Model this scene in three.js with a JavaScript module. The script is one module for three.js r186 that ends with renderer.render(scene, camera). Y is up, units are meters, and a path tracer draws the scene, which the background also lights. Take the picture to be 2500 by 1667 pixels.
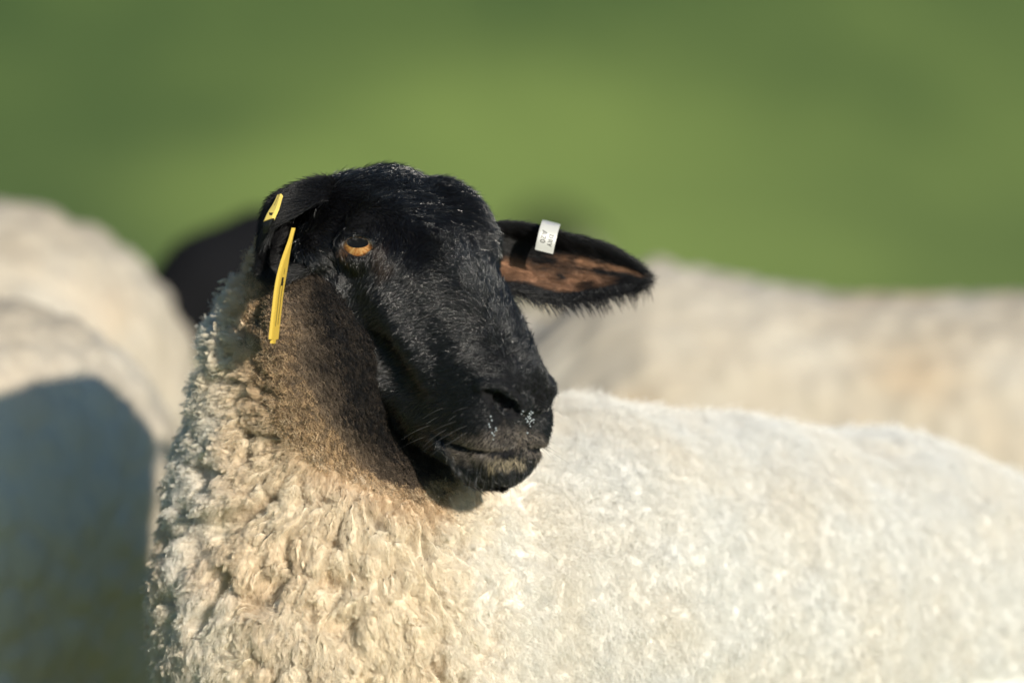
import * as THREE from 'three';
import { mergeGeometries } from 'three/addons/utils/BufferGeometryUtils.js';
import { Sky } from 'three/addons/objects/Sky.js';

// ---------- camera, sky, sun, exposure ----------
const W = 2500, H = 1667, MPP = 0.000395;            // photograph pixels and metres per pixel at the sheep's eye
const scene = new THREE.Scene();
const CAM = new THREE.Vector3(0, 1.12, 6), AIM = new THREE.Vector3(0, 0.87, 0);
const DIST = CAM.distanceTo(AIM);
const camera = new THREE.PerspectiveCamera(2 * Math.atan(H * MPP / 2 / DIST) * 180 / Math.PI, 1024 / 682, 0.5, 3000);
camera.position.copy(CAM); camera.lookAt(AIM); camera.updateMatrixWorld(true);
camera.focus = DIST - 0.02; camera.userData.fStop = 2.1;

const SUN_AZ = 27 * Math.PI / 180, SUN_EL = 17.5 * Math.PI / 180;   // to the right of the camera, behind it
const sunDir = new THREE.Vector3(Math.sin(SUN_AZ) * Math.cos(SUN_EL), Math.sin(SUN_EL), Math.cos(SUN_AZ) * Math.cos(SUN_EL));
const sky = new Sky(); sky.name = 'sky'; sky.scale.setScalar(2000);
sky.material.uniforms.sunPosition.value.copy(sunDir);
sky.material.uniforms.turbidity.value = 3; sky.material.uniforms.rayleigh.value = 1.8;
sky.material.uniforms.mieCoefficient.value = 0.004;
sky.userData.kind = 'structure';
scene.add(sky);
scene.environmentIntensity = 0.16;
const sun = new THREE.DirectionalLight(new THREE.Color(1, 0.915, 0.79), 4.6);
sun.position.copy(sunDir).multiplyScalar(12).add(new THREE.Vector3(0, 0.6, -1)); sun.target.position.set(0, 0.6, -1);
sun.castShadow = true; sun.shadow.radius = 2.4; sun.shadow.mapSize.set(2048, 2048);
Object.assign(sun.shadow.camera, { left: -4, right: 4, top: 4, bottom: -4, near: 0.5, far: 40 });
scene.add(sun, sun.target);
const renderer = new THREE.WebGLRenderer({ antialias: true });
renderer.toneMapping = THREE.LinearToneMapping; renderer.toneMappingExposure = 1.2;
renderer.shadowMap.enabled = true;

// ---------- helpers ----------
let seed = 12345;
const rnd = () => { seed = (seed + 0x6D2B79F5) | 0; let t = Math.imul(seed ^ (seed >>> 15), 1 | seed); t = (t + Math.imul(t ^ (t >>> 7), 61 | t)) ^ t; return ((t ^ (t >>> 14)) >>> 0) / 4294967296; };
const clamp = (x, a = 0, b = 1) => x < a ? a : x > b ? b : x;
const sstep = (a, b, x) => { const t = clamp((x - a) / (b - a)); return t * t * (3 - 2 * t); };
const lerp = (a, b, t) => a + (b - a) * t;
const V = (x, y, z) => new THREE.Vector3(x, y, z);
const h3 = (x, y, z, k = 0) => { let h = Math.imul(x, 374761393) ^ Math.imul(y, 668265263) ^ Math.imul(z, 2147483647 - 61) ^ Math.imul(k + 11, 974634777); h = Math.imul(h ^ (h >>> 13), 1274126177); h = Math.imul(h ^ (h >>> 16), 2246822519); return ((h ^ (h >>> 15)) >>> 0) / 4294967296; };
function noise(x, y, z, k = 0) {                       // value noise 0..1
  const xi = Math.floor(x), yi = Math.floor(y), zi = Math.floor(z);
  let fx = x - xi, fy = y - yi, fz = z - zi; fx = fx * fx * (3 - 2 * fx); fy = fy * fy * (3 - 2 * fy); fz = fz * fz * (3 - 2 * fz);
  const c = (a, b, d) => h3(xi + a, yi + b, zi + d, k);
  return lerp(lerp(lerp(c(0, 0, 0), c(1, 0, 0), fx), lerp(c(0, 1, 0), c(1, 1, 0), fx), fy), lerp(lerp(c(0, 0, 1), c(1, 0, 1), fx), lerp(c(0, 1, 1), c(1, 1, 1), fx), fy), fz);
}
const fbm = (x, y, z, n = 3, k = 0) => { let s = 0, a = 0.5, t = 0; for (let i = 0; i < n; i++) { s += a * noise(x, y, z, k + i); t += a; a *= 0.5; x *= 2.03; y *= 2.03; z *= 2.03; } return s / t; };
const worleyOut = [0, 0];
function worley(x, y, z, k = 0) {                      // nearest and second nearest
  const xi = Math.floor(x), yi = Math.floor(y), zi = Math.floor(z); let f1 = 9, f2 = 9;
  for (let i = -1; i < 2; i++) for (let j = -1; j < 2; j++) for (let l = -1; l < 2; l++) {
    const a = xi + i, b = yi + j, c = zi + l;
    const dx = a + h3(a, b, c, k) - x, dy = b + h3(a, b, c, k + 1) - y, dz = c + h3(a, b, c, k + 2) - z, d = dx * dx + dy * dy + dz * dz;
    if (d < f1) { f2 = f1; f1 = d; } else if (d < f2) f2 = d;
  }
  worleyOut[0] = Math.sqrt(f1); worleyOut[1] = Math.sqrt(f2); return worleyOut;
}
const camR = V(0, 0, 0).setFromMatrixColumn(camera.matrixWorld, 0), camU = V(0, 0, 0).setFromMatrixColumn(camera.matrixWorld, 1), camB = V(0, 0, 0).setFromMatrixColumn(camera.matrixWorld, 2);
// a point measured on the photograph, d metres nearer than the eye of the sheep
function K(px, py, d = 0) {
  const s = MPP * (DIST - d) / DIST;
  return AIM.clone().addScaledVector(camR, (px - W / 2) * s).addScaledVector(camU, (H / 2 - py) * s).addScaledVector(camB, d);
}
const smin = (a, b, k) => { const h = clamp(0.5 + 0.5 * (b - a) / k); return lerp(b, a, h) - k * h * (1 - h); };
const smax = (a, b, k) => -smin(-a, -b, k);
function cone(p, a, b, r1, r2) {                       // tapered capsule
  const bx = b.x - a.x, by = b.y - a.y, bz = b.z - a.z, px = p.x - a.x, py = p.y - a.y, pz = p.z - a.z;
  const h = clamp((px * bx + py * by + pz * bz) / (bx * bx + by * by + bz * bz));
  const dx = px - bx * h, dy = py - by * h, dz = pz - bz * h;
  return Math.sqrt(dx * dx + dy * dy + dz * dz) - lerp(r1, r2, h);
}
const ell = (x, y, z, a, b, c) => { const k0 = Math.hypot(x / a, y / b, z / c), k1 = Math.hypot(x / (a * a), y / (b * b), z / (c * c)); return k1 > 1e-9 ? k0 * (k0 - 1) / k1 : -Math.min(a, b, c); };
const spline = (pts) => (x) => {                       // smooth curve through [x, y] pairs
  const n = pts.length; if (x <= pts[0][0]) return pts[0][1]; if (x >= pts[n - 1][0]) return pts[n - 1][1];
  let i = 0; while (x > pts[i + 1][0]) i++;
  const sl = (j) => j <= 0 || j >= n - 1 ? 0.7 * (pts[Math.min(j + 1, n - 1)][1] - pts[Math.max(j - 1, 0)][1]) / (pts[Math.min(j + 1, n - 1)][0] - pts[Math.max(j - 1, 0)][0]) : (pts[j + 1][1] - pts[j - 1][1]) / (pts[j + 1][0] - pts[j - 1][0]);
  const [x0, y0] = pts[i], [x1, y1] = pts[i + 1], d = x1 - x0, t = (x - x0) / d, t2 = t * t, t3 = t2 * t;
  return (2 * t3 - 3 * t2 + 1) * y0 + (t3 - 2 * t2 + t) * d * sl(i) + (-2 * t3 + 3 * t2) * y1 + (t3 - t2) * d * sl(i + 1);
};
// surface nets over blocks near the surface
function meshField(f, lo, hi, cell, slack = 1.6) {
  const B = 8, nb = [0, 1, 2].map((i) => Math.ceil((hi[i] - lo[i]) / cell / B)), n = nb.map((b) => b * B + 1);
  const val = new Float32Array(n[0] * n[1] * n[2]).fill(1), at = (i, j, k) => (k * n[1] + j) * n[0] + i;
  const p = V(0, 0, 0), reach = cell * B * 0.87 * slack, blocks = [];
  for (let c = 0; c < nb[2]; c++) for (let b = 0; b < nb[1]; b++) for (let a = 0; a < nb[0]; a++) {
    p.set(lo[0] + (a + 0.5) * B * cell, lo[1] + (b + 0.5) * B * cell, lo[2] + (c + 0.5) * B * cell);
    if (Math.abs(f(p)) < reach) blocks.push([a * B, b * B, c * B]);
  }
  const done = new Uint8Array(val.length);
  for (const [a, b, c] of blocks) for (let k = c; k <= c + B; k++) for (let j = b; j <= b + B; j++) for (let i = a; i <= a + B; i++) {
    const q = at(i, j, k); if (done[q]) continue; done[q] = 1;
    val[q] = f(p.set(lo[0] + i * cell, lo[1] + j * cell, lo[2] + k * cell));
  }
  const vid = new Int32Array(val.length).fill(-1), pos = [], idx = [];
  for (const [a, b, c] of blocks) for (let k = c; k < c + B; k++) for (let j = b; j < b + B; j++) for (let i = a; i < a + B; i++) {
    let x = 0, y = 0, z = 0, m = 0;
    const v = [val[at(i, j, k)], val[at(i + 1, j, k)], val[at(i, j + 1, k)], val[at(i + 1, j + 1, k)], val[at(i, j, k + 1)], val[at(i + 1, j, k + 1)], val[at(i, j + 1, k + 1)], val[at(i + 1, j + 1, k + 1)]];
    let s = 0; for (let q = 0; q < 8; q++) if (v[q] < 0) s++;
    if (!s || s === 8) continue;
    for (let q = 0; q < 8; q++) for (let e = 1; e < 8; e <<= 1) if (!(q & e)) {
      const r = q | e; if ((v[q] < 0) === (v[r] < 0)) continue;
      const t = v[q] / (v[q] - v[r]); m++;
      x += (q & 1) + (e === 1 ? t : 0); y += ((q >> 1) & 1) + (e === 2 ? t : 0); z += ((q >> 2) & 1) + (e === 4 ? t : 0);
    }
    vid[at(i, j, k)] = pos.length / 3;
    pos.push(lo[0] + (i + x / m) * cell, lo[1] + (j + y / m) * cell, lo[2] + (k + z / m) * cell);
  }
  const quad = (a, b, c, d, flip) => { if (a < 0 || b < 0 || c < 0 || d < 0) return; flip ? idx.push(a, c, b, a, d, c) : idx.push(a, b, c, a, c, d); };
  for (const [a, b, c] of blocks) for (let k = c; k < c + B; k++) for (let j = b; j < b + B; j++) for (let i = a; i < a + B; i++) {
    const s = val[at(i, j, k)] < 0;
    if (j && k && s !== (val[at(i + 1, j, k)] < 0)) quad(vid[at(i, j - 1, k - 1)], vid[at(i, j, k - 1)], vid[at(i, j, k)], vid[at(i, j - 1, k)], !s);
    if (i && k && s !== (val[at(i, j + 1, k)] < 0)) quad(vid[at(i - 1, j, k - 1)], vid[at(i - 1, j, k)], vid[at(i, j, k)], vid[at(i, j, k - 1)], !s);
    if (i && j && s !== (val[at(i, j, k + 1)] < 0)) quad(vid[at(i - 1, j - 1, k)], vid[at(i, j - 1, k)], vid[at(i, j, k)], vid[at(i - 1, j, k)], !s);
  }
  const g = new THREE.BufferGeometry();
  g.setAttribute('position', new THREE.BufferAttribute(new Float32Array(pos), 3)); g.setIndex(idx); g.computeVertexNormals();
  return g;
}
function subdivide(g, keep) {
  const P = Array.from(g.attributes.position.array), idx = g.index.array, out = [], mid = new Map(), N = P.length / 3;
  const m = (a, b) => { const key = a < b ? a * N + b : b * N + a; let v = mid.get(key); if (v === undefined) { v = P.length / 3; P.push((P[a * 3] + P[b * 3]) / 2, (P[a * 3 + 1] + P[b * 3 + 1]) / 2, (P[a * 3 + 2] + P[b * 3 + 2]) / 2); mid.set(key, v); } return v; };
  for (let i = 0; i < idx.length; i += 3) { const a = idx[i], b = idx[i + 1], c = idx[i + 2]; if (keep && !keep(P[a * 3], P[a * 3 + 1], P[a * 3 + 2], a)) { out.push(a, b, c); continue; } const x = m(a, b), y = m(b, c), z = m(c, a); out.push(a, x, z, x, b, y, z, y, c, x, y, z); }
  const r = new THREE.BufferGeometry(); r.setAttribute('position', new THREE.BufferAttribute(new Float32Array(P), 3)); r.setIndex(out); r.computeVertexNormals(); return r;
}
function paint(g, fn) {
  const p = g.attributes.position, nn = g.attributes.normal, c = new Float32Array(p.count * 3), q = V(0, 0, 0), n = V(0, 0, 0);
  for (let i = 0; i < p.count; i++) { q.fromBufferAttribute(p, i); n.fromBufferAttribute(nn, i); const k = fn(q, n); c[i * 3] = k[0]; c[i * 3 + 1] = k[1]; c[i * 3 + 2] = k[2]; }
  g.setAttribute('color', new THREE.BufferAttribute(c, 3)); return g;
}
const names = new Map();
const numbered = (n) => { const k = names.get(n) ?? 0; names.set(n, k + 1); return k ? `${n}_${String(k).padStart(3, '0')}` : n; };
function thing(name, label, category, pos, group) {
  const o = new THREE.Group(); o.name = numbered(name); o.userData = { label, category }; if (group) o.userData.group = group;
  if (pos) o.position.copy(pos); scene.add(o); return o;
}
function part(name, geo, mat, parent, label) {
  const m = new THREE.Mesh(geo, mat); m.name = name; m.castShadow = m.receiveShadow = true; if (label) m.userData.label = label;
  parent.add(m); return m;
}

// ---------- the ground ----------
const hill = (x, z) => {
  const t = Math.max(0, -z - 8);
  return 0.13 * t * sstep(0, 25, t) * (1 - 0.35 * sstep(60, 260, t)) + (fbm(x * 0.02 + 7, z * 0.02, 0.5, 3) - 0.5) * 3 * sstep(10, 80, Math.hypot(x, z)) + (fbm(x * 0.4, z * 0.4, 3.3, 2) - 0.5) * 0.05;
};
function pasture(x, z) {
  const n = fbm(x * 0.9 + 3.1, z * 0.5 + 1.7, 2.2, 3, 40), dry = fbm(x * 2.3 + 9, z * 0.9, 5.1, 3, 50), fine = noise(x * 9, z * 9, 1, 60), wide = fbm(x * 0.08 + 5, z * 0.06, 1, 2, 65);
  const vignette = sstep(1.3, 0.3, Math.hypot((x - 0.15) / 2.0, (z + 19.0) / 4.2) + (n - 0.5) * 0.7);      // lens vignette painted into the grass colour: pale centre, darker around, uneven edge
  const a = [0.046, 0.094, 0.010], b = [0.235, 0.318, 0.058], t = clamp(Math.max(vignette * 0.8, sstep(0.5, 0.8, wide) * 0.6) + 0.08 + (dry - 0.5) * 0.5 + (fine - 0.5) * 0.2);
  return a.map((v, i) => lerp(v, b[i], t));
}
{
  const xs = [], zs = [];
  for (let i = -90; i <= 90; i++) xs.push(Math.sign(i) * (Math.abs(i) * 0.1 + Math.pow(Math.abs(i) / 90, 4) * 700));
  for (let i = 0; i <= 260; i++) zs.push(14 - i * 0.4 - Math.pow(i / 260, 5) * 900);
  const pos = [], idx = [];
  for (const z of zs) for (const x of xs) pos.push(x, hill(x, z), z);
  const n = xs.length;
  for (let j = 0; j + 1 < zs.length; j++) for (let i = 0; i + 1 < n; i++) { const a = j * n + i; idx.push(a, a + 1, a + n, a + 1, a + n + 1, a + n); }
  const g = new THREE.BufferGeometry(); g.setAttribute('position', new THREE.Float32BufferAttribute(pos, 3)); g.setIndex(idx); g.computeVertexNormals();
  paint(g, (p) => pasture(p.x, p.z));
  const ground = new THREE.Mesh(g, new THREE.MeshStandardMaterial({ vertexColors: true, roughness: 0.95 }));
  ground.name = 'ground'; ground.userData = { kind: 'structure', label: 'green pasture rising behind the sheep' }; ground.receiveShadow = true; scene.add(ground);
}

// ---------- the head: axes a (towards the muzzle), u (out of the forehead), l (towards the far side) ----------
const PSI = 46 * Math.PI / 180, PHI = 49 * Math.PI / 180;
const Fh = V(Math.cos(PSI), 0, Math.sin(PSI)), aAx = Fh.clone().multiplyScalar(Math.cos(PHI)).add(V(0, -Math.sin(PHI), 0));
const lAx = V(Math.sin(PSI), 0, -Math.cos(PSI)), uAx = V(0, 0, 0).crossVectors(aAx, lAx).normalize(); if (uAx.y < 0) uAx.negate();
const O = K(900, 485, -0.06);
const loc = (p) => { const x = p.x - O.x, y = p.y - O.y, z = p.z - O.z; return [x * aAx.x + y * aAx.y + z * aAx.z, x * uAx.x + y * uAx.y + z * uAx.z, x * lAx.x + y * lAx.y + z * lAx.z]; };
const glob = (a, u, l) => O.clone().addScaledVector(aAx, a).addScaledVector(uAx, u).addScaledVector(lAx, l);
const top = spline([[-0.07, -0.03], [-0.03, 0.004], [0, 0.036], [0.05, 0.060], [0.1, 0.068], [0.15, 0.073], [0.2, 0.073], [0.25, 0.069], [0.28, 0.064], [0.3, 0.055], [0.32, 0.035], [0.345, 0.01]]);
const bot = spline([[-0.07, -0.05], [-0.03, -0.09], [0, -0.108], [0.06, -0.122], [0.12, -0.121], [0.18, -0.110], [0.24, -0.090], [0.28, -0.066], [0.31, -0.048], [0.345, -0.03]]);
const wid = spline([[-0.07, 0.035], [-0.03, 0.058], [0, 0.072], [0.05, 0.076], [0.09, 0.072], [0.14, 0.060], [0.19, 0.051], [0.24, 0.045], [0.275, 0.043], [0.31, 0.040], [0.345, 0.03]]);
const chain = (p, pts, r) => { let d = 9; for (let i = 0; i + 1 < pts.length; i++) d = Math.min(d, cone(p, pts[i], pts[i + 1], r, r)); return d; };
const feat = {};                                       // carved lines and the eye, filled in below once the plain skull exists
function skull(a, u, l) {
  const L = Math.abs(l), t = top(a), b = bot(a), w = wid(a), uc = (t + b) / 2 + 0.012, h = u > uc ? t - uc : uc - b;
  const e = u > uc ? 2.35 : 2.1, q = Math.pow(Math.pow(L / w, e) + Math.pow(Math.abs(u - uc) / Math.max(h, 0.006), e), 1 / e);
  let d = (q - 1) * Math.min(w, h) * 0.9;
  d = smax(d, ell(a - 0.13, u + 0.01, L, 0.208, 0.16, 0.14), 0.012);
  d = smax(d, -0.03 - a - 0.35 * u, 0.02);
  d = smax(d, 0.83 * (a - 0.283) + 0.55 * (u - 0.060), 0.016);
  d = smin(d, ell(a - 0.082, u - 0.036, L - 0.052, 0.036, 0.028, 0.028), 0.03);               // orbit
  d = smin(d, ell(a - 0.006, u - 0.012, l - 0.026, 0.030, 0.016, 0.034), 0.016);              // topknot
  d = smin(d, ell(a - 0.052, u - 0.036, l - 0.052, 0.036, 0.024, 0.026), 0.022);             // swelling in front of the raised ear
  d = smin(d, cone({ x: a, y: u, z: L }, { x: 0.03, y: -0.002, z: 0.05 }, { x: 0.05, y: -0.012, z: 0.09 }, 0.028, 0.018), 0.02); // ear root
  d = smin(d, cone({ x: a, y: u, z: L }, { x: 0.115, y: 0.006, z: 0.054 }, { x: 0.2, y: -0.006, z: 0.038 }, 0.014, 0.012), 0.022); // facial crest
  d = smin(d, ell(a - 0.085, u + 0.066, L - 0.036, 0.09, 0.056, 0.040), 0.03);                   // jaw muscle
  d = smax(d, -ell(a - 0.19, u + 0.035, L - 0.066, 0.05, 0.018, 0.022), 0.02);                // hollow of the cheek
  if (a > 0.2) {
    const p = { x: a, y: u, z: L };
    d = smin(d, ell(a - 0.284, u - 0.002, L - 0.017, 0.03, 0.03, 0.026), 0.014);               // upper lip pads
    d = smin(d, ell(a - 0.277, u - 0.042, L - 0.006, 0.02, 0.02, 0.019), 0.016);              // nostril wings
    d = smin(d, ell(a - 0.294, u + 0.036, L - 0.008, 0.03, 0.02, 0.03), 0.008);               // chin
    if (feat.alar) {
      d = smin(d, chain(p, feat.alar, 0.0055), 0.007);
      d = smax(d, -Math.min(chain(p, feat.nostril, 0.0052), chain(p, feat.nostril.slice(1, 3), 0.0098), chain(p, feat.nostrilDeep, 0.0085)), 0.003);
      d = smax(d, -chain(p, feat.mouth, 0.0030), 0.004);
      d = smax(d, -chain(p, feat.philtrum, 0.002), 0.004);
    }
  }
  if (feat.eye && a < 0.16 && L > 0.03) {
    const E = feat.eye, x0 = a - E.c.x, y0 = u - E.c.y, z0 = L - E.c.z;
    d = smin(d, Math.hypot(x0, y0, z0) - E.r - 0.0030, 0.008);
    const x = x0 * E.x.x + y0 * E.x.y + z0 * E.x.z, y = x0 * E.y.x + y0 * E.y.y + z0 * E.y.z + 0.0021, n = x0 * E.n.x + y0 * E.n.y + z0 * E.n.z;
    const hw = 0.0185, hh = 0.0098, R = (hw * hw + hh * hh) / (2 * hh);
    const lens = Math.max(Math.hypot(x, y + R - hh) - R, Math.hypot(x, y - R + hh) - R);
    d = smax(d, -Math.max(lens, -n + 0.002), 0.0025);
    d = smax(d, -(Math.hypot(x0, y0, z0) - E.r + 0.001), 0.001);
    d = smin(d, chain({ x, y, z: n }, feat.crease, 0.0026), 0.004);
  }
  return d;
}
// the point of a field's surface seen at a place of the photograph (used to set the eye, nostrils and tags on the skin)
function surfOf(f, px, py) {
  const p = K(px, py, 0.3), dir = p.clone().sub(CAM).normalize(); let t = 0;
  for (let i = 0; i < 200 && t < 0.9; i++) { const d = f(p); if (d < 0.0002) return p; p.addScaledVector(dir, Math.max(d * 0.5, 0.0003)); t += Math.max(d * 0.5, 0.0003); }
  return null;
}
const headField = (p) => { const q = loc(p); return skull(q[0], q[1], q[2]); };
const gradOf = (f, p, e = 0.0015) => V(f(V(p.x + e, p.y, p.z)) - f(V(p.x - e, p.y, p.z)), f(V(p.x, p.y + e, p.z)) - f(V(p.x, p.y - e, p.z)), f(V(p.x, p.y, p.z + e)) - f(V(p.x, p.y, p.z - e))).normalize();
const toLocal = (p) => { const q = loc(p); return { x: q[0], y: q[1], z: Math.abs(q[2]) }; };
const dirLocal = (v) => V(v.dot(aAx), v.dot(uAx), -v.dot(lAx));                    // near side is l < 0, mirrored to l > 0
{
  const line = (pts, deep) => pts.map(([x, y]) => { const p = surfOf(headField, x, y); if (!p) { console.log('missed', x, y); return null; } return toLocal(p.addScaledVector(gradOf(headField, p), -deep)); }).filter(Boolean);
  const nostril = line([[1192, 958], [1216, 974], [1242, 992], [1264, 1005]], 0.0022), alar = line([[1180, 944], [1212, 942], [1250, 960], [1280, 992]], 0.000);
  const mouth = line([[1066, 1066], [1085, 1078], [1103, 1087], [1151, 1102], [1190, 1107], [1231, 1105], [1256, 1100]], 0.0002), philtrum = line([[1288, 1012], [1286, 1040], [1278, 1070], [1262, 1096]], -0.0004);
  const s0 = surfOf(headField, 877, 594), n0 = gradOf(headField, s0);
    const n1 = n0.clone().multiplyScalar(0.38).addScaledVector(camB, 0.8).normalize();
  const c0 = s0.clone().addScaledVector(n1, -0.0245 + 0.0036), xa = camR.clone().addScaledVector(camU, -0.03); xa.addScaledVector(n1, -xa.dot(n1)).normalize();
  const ya = n1.clone().cross(xa).normalize();
  feat.eyeWorld = { c: c0, n: n1, x: xa, y: ya };
  feat.crease = [[-0.023, 0.002], [-0.013, 0.0105], [0, 0.0128], [0.013, 0.0118], [0.023, 0.002], [0.026, -0.008]].map(([x, y]) => ({ x, y, z: Math.sqrt(Math.max(0, 0.0278 ** 2 - x * x - y * y)) + 0.0016 }));
  feat.eye = { c: toLocal(c0), r: 0.0245, n: dirLocal(n1), x: dirLocal(xa), y: dirLocal(ya) };
  feat.nostrilDeep = line([[1216, 970], [1240, 988]], 0.014);
  Object.assign(feat, { nostril, alar, mouth, philtrum });
}

// ---------- the body under its fleece ----------
const B = {
  napeT: K(800, 640, -0.09), nape: K(750, 900, -0.10), neck: K(768, 1150, -0.12), chest: K(862, 1500, -0.14), brisket: K(915, 1900, -0.16),
  withers: K(1360, 1518, -0.32), mid: K(1750, 1565, -0.45), hip: K(2130, 1560, -0.6), rump: K(2380, 1600, -0.7),
};
function bodyField(p) {
  let d = cone(p, B.napeT, B.nape, 0.07, 0.097);
  d = smin(d, cone(p, B.nape, B.neck, 0.097, 0.127), 0.04);
  d = smin(d, cone(p, B.neck, B.chest, 0.127, 0.172), 0.04);
  d = smin(d, cone(p, B.chest, B.brisket, 0.172, 0.178), 0.05);
  d = smin(d, cone(p, B.chest, B.withers, 0.182, 0.208), 0.08);
  d = smin(d, cone(p, B.withers, B.mid, 0.208, 0.212), 0.08);
  d = smin(d, cone(p, B.mid, B.hip, 0.212, 0.205), 0.08);
  d = smin(d, cone(p, B.hip, B.rump, 0.205, 0.19), 0.06);
  const q = p.clone().sub(RUFF);
  d = smin(d, ell(q.x, q.y, q.z, 0.070, 0.114, 0.084), 0.012);
  for (const [a, b, c] of LEGS) { d = smin(d, cone(p, a, b, 0.075, 0.04), 0.05); d = smin(d, cone(p, b, c, 0.036, 0.024), 0.02); }
  return d;
}
const RUFF = K(782, 930, -0.03);
const legs = (x, z, bend) => [V(x, 0.5, z), V(x + bend, 0.3, z + bend), V(x, 0.02, z)];
const dirB = B.rump.clone().sub(B.chest).setY(0).normalize(), sideB = V(-dirB.z, 0, dirB.x);
const LEGS = [];
for (const [c, k] of [[B.chest, 0], [B.hip, 0.05]]) for (const s of [-0.1, 0.1]) { const q = c.clone().addScaledVector(sideB, s).addScaledVector(dirB, 0.06 + k); LEGS.push(legs(q.x, q.z, k)); }

// a curved sheet with thickness through rows of control points (each row one cross-section)
function shell(rows, nT, nS, thick) {
  const curves = rows[0].map((_, j) => new THREE.CatmullRomCurve3(rows.map((r) => r[j]), false, 'centripetal'));
  const grid = [];
  for (let i = 0; i <= nT; i++) { const c = new THREE.CatmullRomCurve3(curves.map((q) => q.getPoint(i / nT)), false, 'centripetal'); grid.push(Array.from({ length: nS + 1 }, (_, j) => c.getPoint(j / nS))); }
  const nrm = grid.map((r, i) => r.map((_, j) => { const a = grid[Math.min(i + 1, nT)][j].clone().sub(grid[Math.max(i - 1, 0)][j]), b = r[Math.min(j + 1, nS)].clone().sub(r[Math.max(j - 1, 0)]); return a.cross(b).normalize(); }));
  const pos = [], uv = [], idx = [], n = nS + 1;
  for (const s of [1, -1]) for (let i = 0; i <= nT; i++) for (let j = 0; j <= nS; j++) {
    const e = Math.sqrt(Math.max(0, 1 - Math.pow(Math.abs(2 * j / nS - 1), 6))) * Math.sqrt(Math.max(0, 1 - Math.pow(i / nT, 8)));
    const p = grid[i][j].clone().addScaledVector(nrm[i][j], s * thick / 2 * e); pos.push(p.x, p.y, p.z); uv.push(i / nT, j / nS);
  }
  const m = (nT + 1) * n;
  for (let i = 0; i < nT; i++) for (let j = 0; j < nS; j++) { const a = i * n + j; idx.push(a, a + n, a + 1, a + 1, a + n, a + n + 1); idx.push(m + a, m + a + 1, m + a + n, m + a + 1, m + a + n + 1, m + a + n); }
  const g = new THREE.BufferGeometry(); g.setAttribute('position', new THREE.Float32BufferAttribute(pos, 3)); g.setAttribute('uv', new THREE.Float32BufferAttribute(uv, 2)); g.setIndex(idx); g.computeVertexNormals(); return g;
}
const KR = (...r) => r.map((q) => K(...q)), KF = (...r) => r.map(([x, y, d]) => K(x, y, d + 0.03));
const farEar = shell([
  KF([1200, 545, -0.115], [1190, 580, -0.135], [1195, 640, -0.145], [1200, 690, -0.12], [1205, 705, -0.10]),
  KF([1262, 545, -0.115], [1262, 580, -0.150], [1262, 640, -0.155], [1258, 695, -0.13], [1256, 708, -0.108]),
  KF([1383, 572, -0.13], [1383, 610, -0.160], [1380, 665, -0.165], [1370, 720, -0.145], [1367, 731, -0.128]),
  KF([1478, 598, -0.145], [1480, 630, -0.168], [1478, 670, -0.172], [1472, 708, -0.158], [1470, 719, -0.148]),
  KF([1548, 640, -0.165], [1552, 655, -0.175], [1552, 677, -0.178], [1548, 695, -0.172], [1545, 703, -0.166]),
  KF([1582, 672, -0.178], [1584, 677, -0.180], [1585, 682, -0.181], [1583, 688, -0.180], [1581, 691, -0.178]),
], 40, 30, 0.006);
const nearEar = shell([
  KR([842, 497, -0.03], [864, 455, -0.065], [815, 520, -0.07], [785, 612, -0.005], [792, 640, 0.015]),
  KR([784, 488, 0.014], [775, 447, -0.004], [745, 520, -0.045], [735, 640, 0.0], [742, 660, 0.024]),
  KR([722, 522, 0.028], [718, 464, 0.008], [690, 540, -0.035], [685, 662, 0.0], [692, 678, 0.024]),
  KR([668, 552, 0.026], [671, 490, 0.006], [655, 560, -0.02], [650, 655, 0.0], [656, 674, 0.018]),
  KR([642, 592, 0.008], [645, 558, 0.002], [640, 590, -0.006], [637, 625, 0.0], [639, 635, 0.006]),
], 40, 40, 0.006);

// ---------- fleece relief and colours ----------
const DOWN = V(0, -1, 0);
const px = (p) => W / 2 + p.x / MPP, py = (p) => H / 2 - (p.y - AIM.y) / MPP;      // the sheep's own side view, in photograph units
const polyDist = (x, y, pts) => { let d = 1e9; for (let i = 0; i + 1 < pts.length; i++) { const [ax, ay] = pts[i], [bx, by] = pts[i + 1], h = clamp(((x - ax) * (bx - ax) + (y - ay) * (by - ay)) / ((bx - ax) ** 2 + (by - ay) ** 2)); d = Math.min(d, Math.hypot(x - ax - h * (bx - ax), y - ay - h * (by - ay))); } return d; };
const inside = (x, y, pts) => { let r = false; for (let i = 0, j = pts.length - 1; i < pts.length; j = i++) { const [a, b] = pts[i], [c, d] = pts[j]; if ((b > y) !== (d > y) && x < (c - a) * (y - b) / (d - b) + a) r = !r; } return r; };
const signed = (x, y, pts) => polyDist(x, y, [...pts, pts[0]]) * (inside(x, y, pts) ? -1 : 1);
const BLACK = [[665, 420], [1300, 400], [1250, 720], [1150, 900], [1090, 1130], [1055, 1165], [1000, 1160], [945, 1135], [895, 1060], [845, 960], [812, 860], [792, 740], [780, 640], [715, 665], [668, 672], [655, 560]];
const BROWN = [[650, 420], [1300, 400], [1250, 720], [1150, 900], [1100, 1150], [1060, 1200], [960, 1180], [880, 1138], [800, 1108], [730, 1045], [672, 950], [640, 850], [630, 760], [640, 690], [645, 560]];
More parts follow.
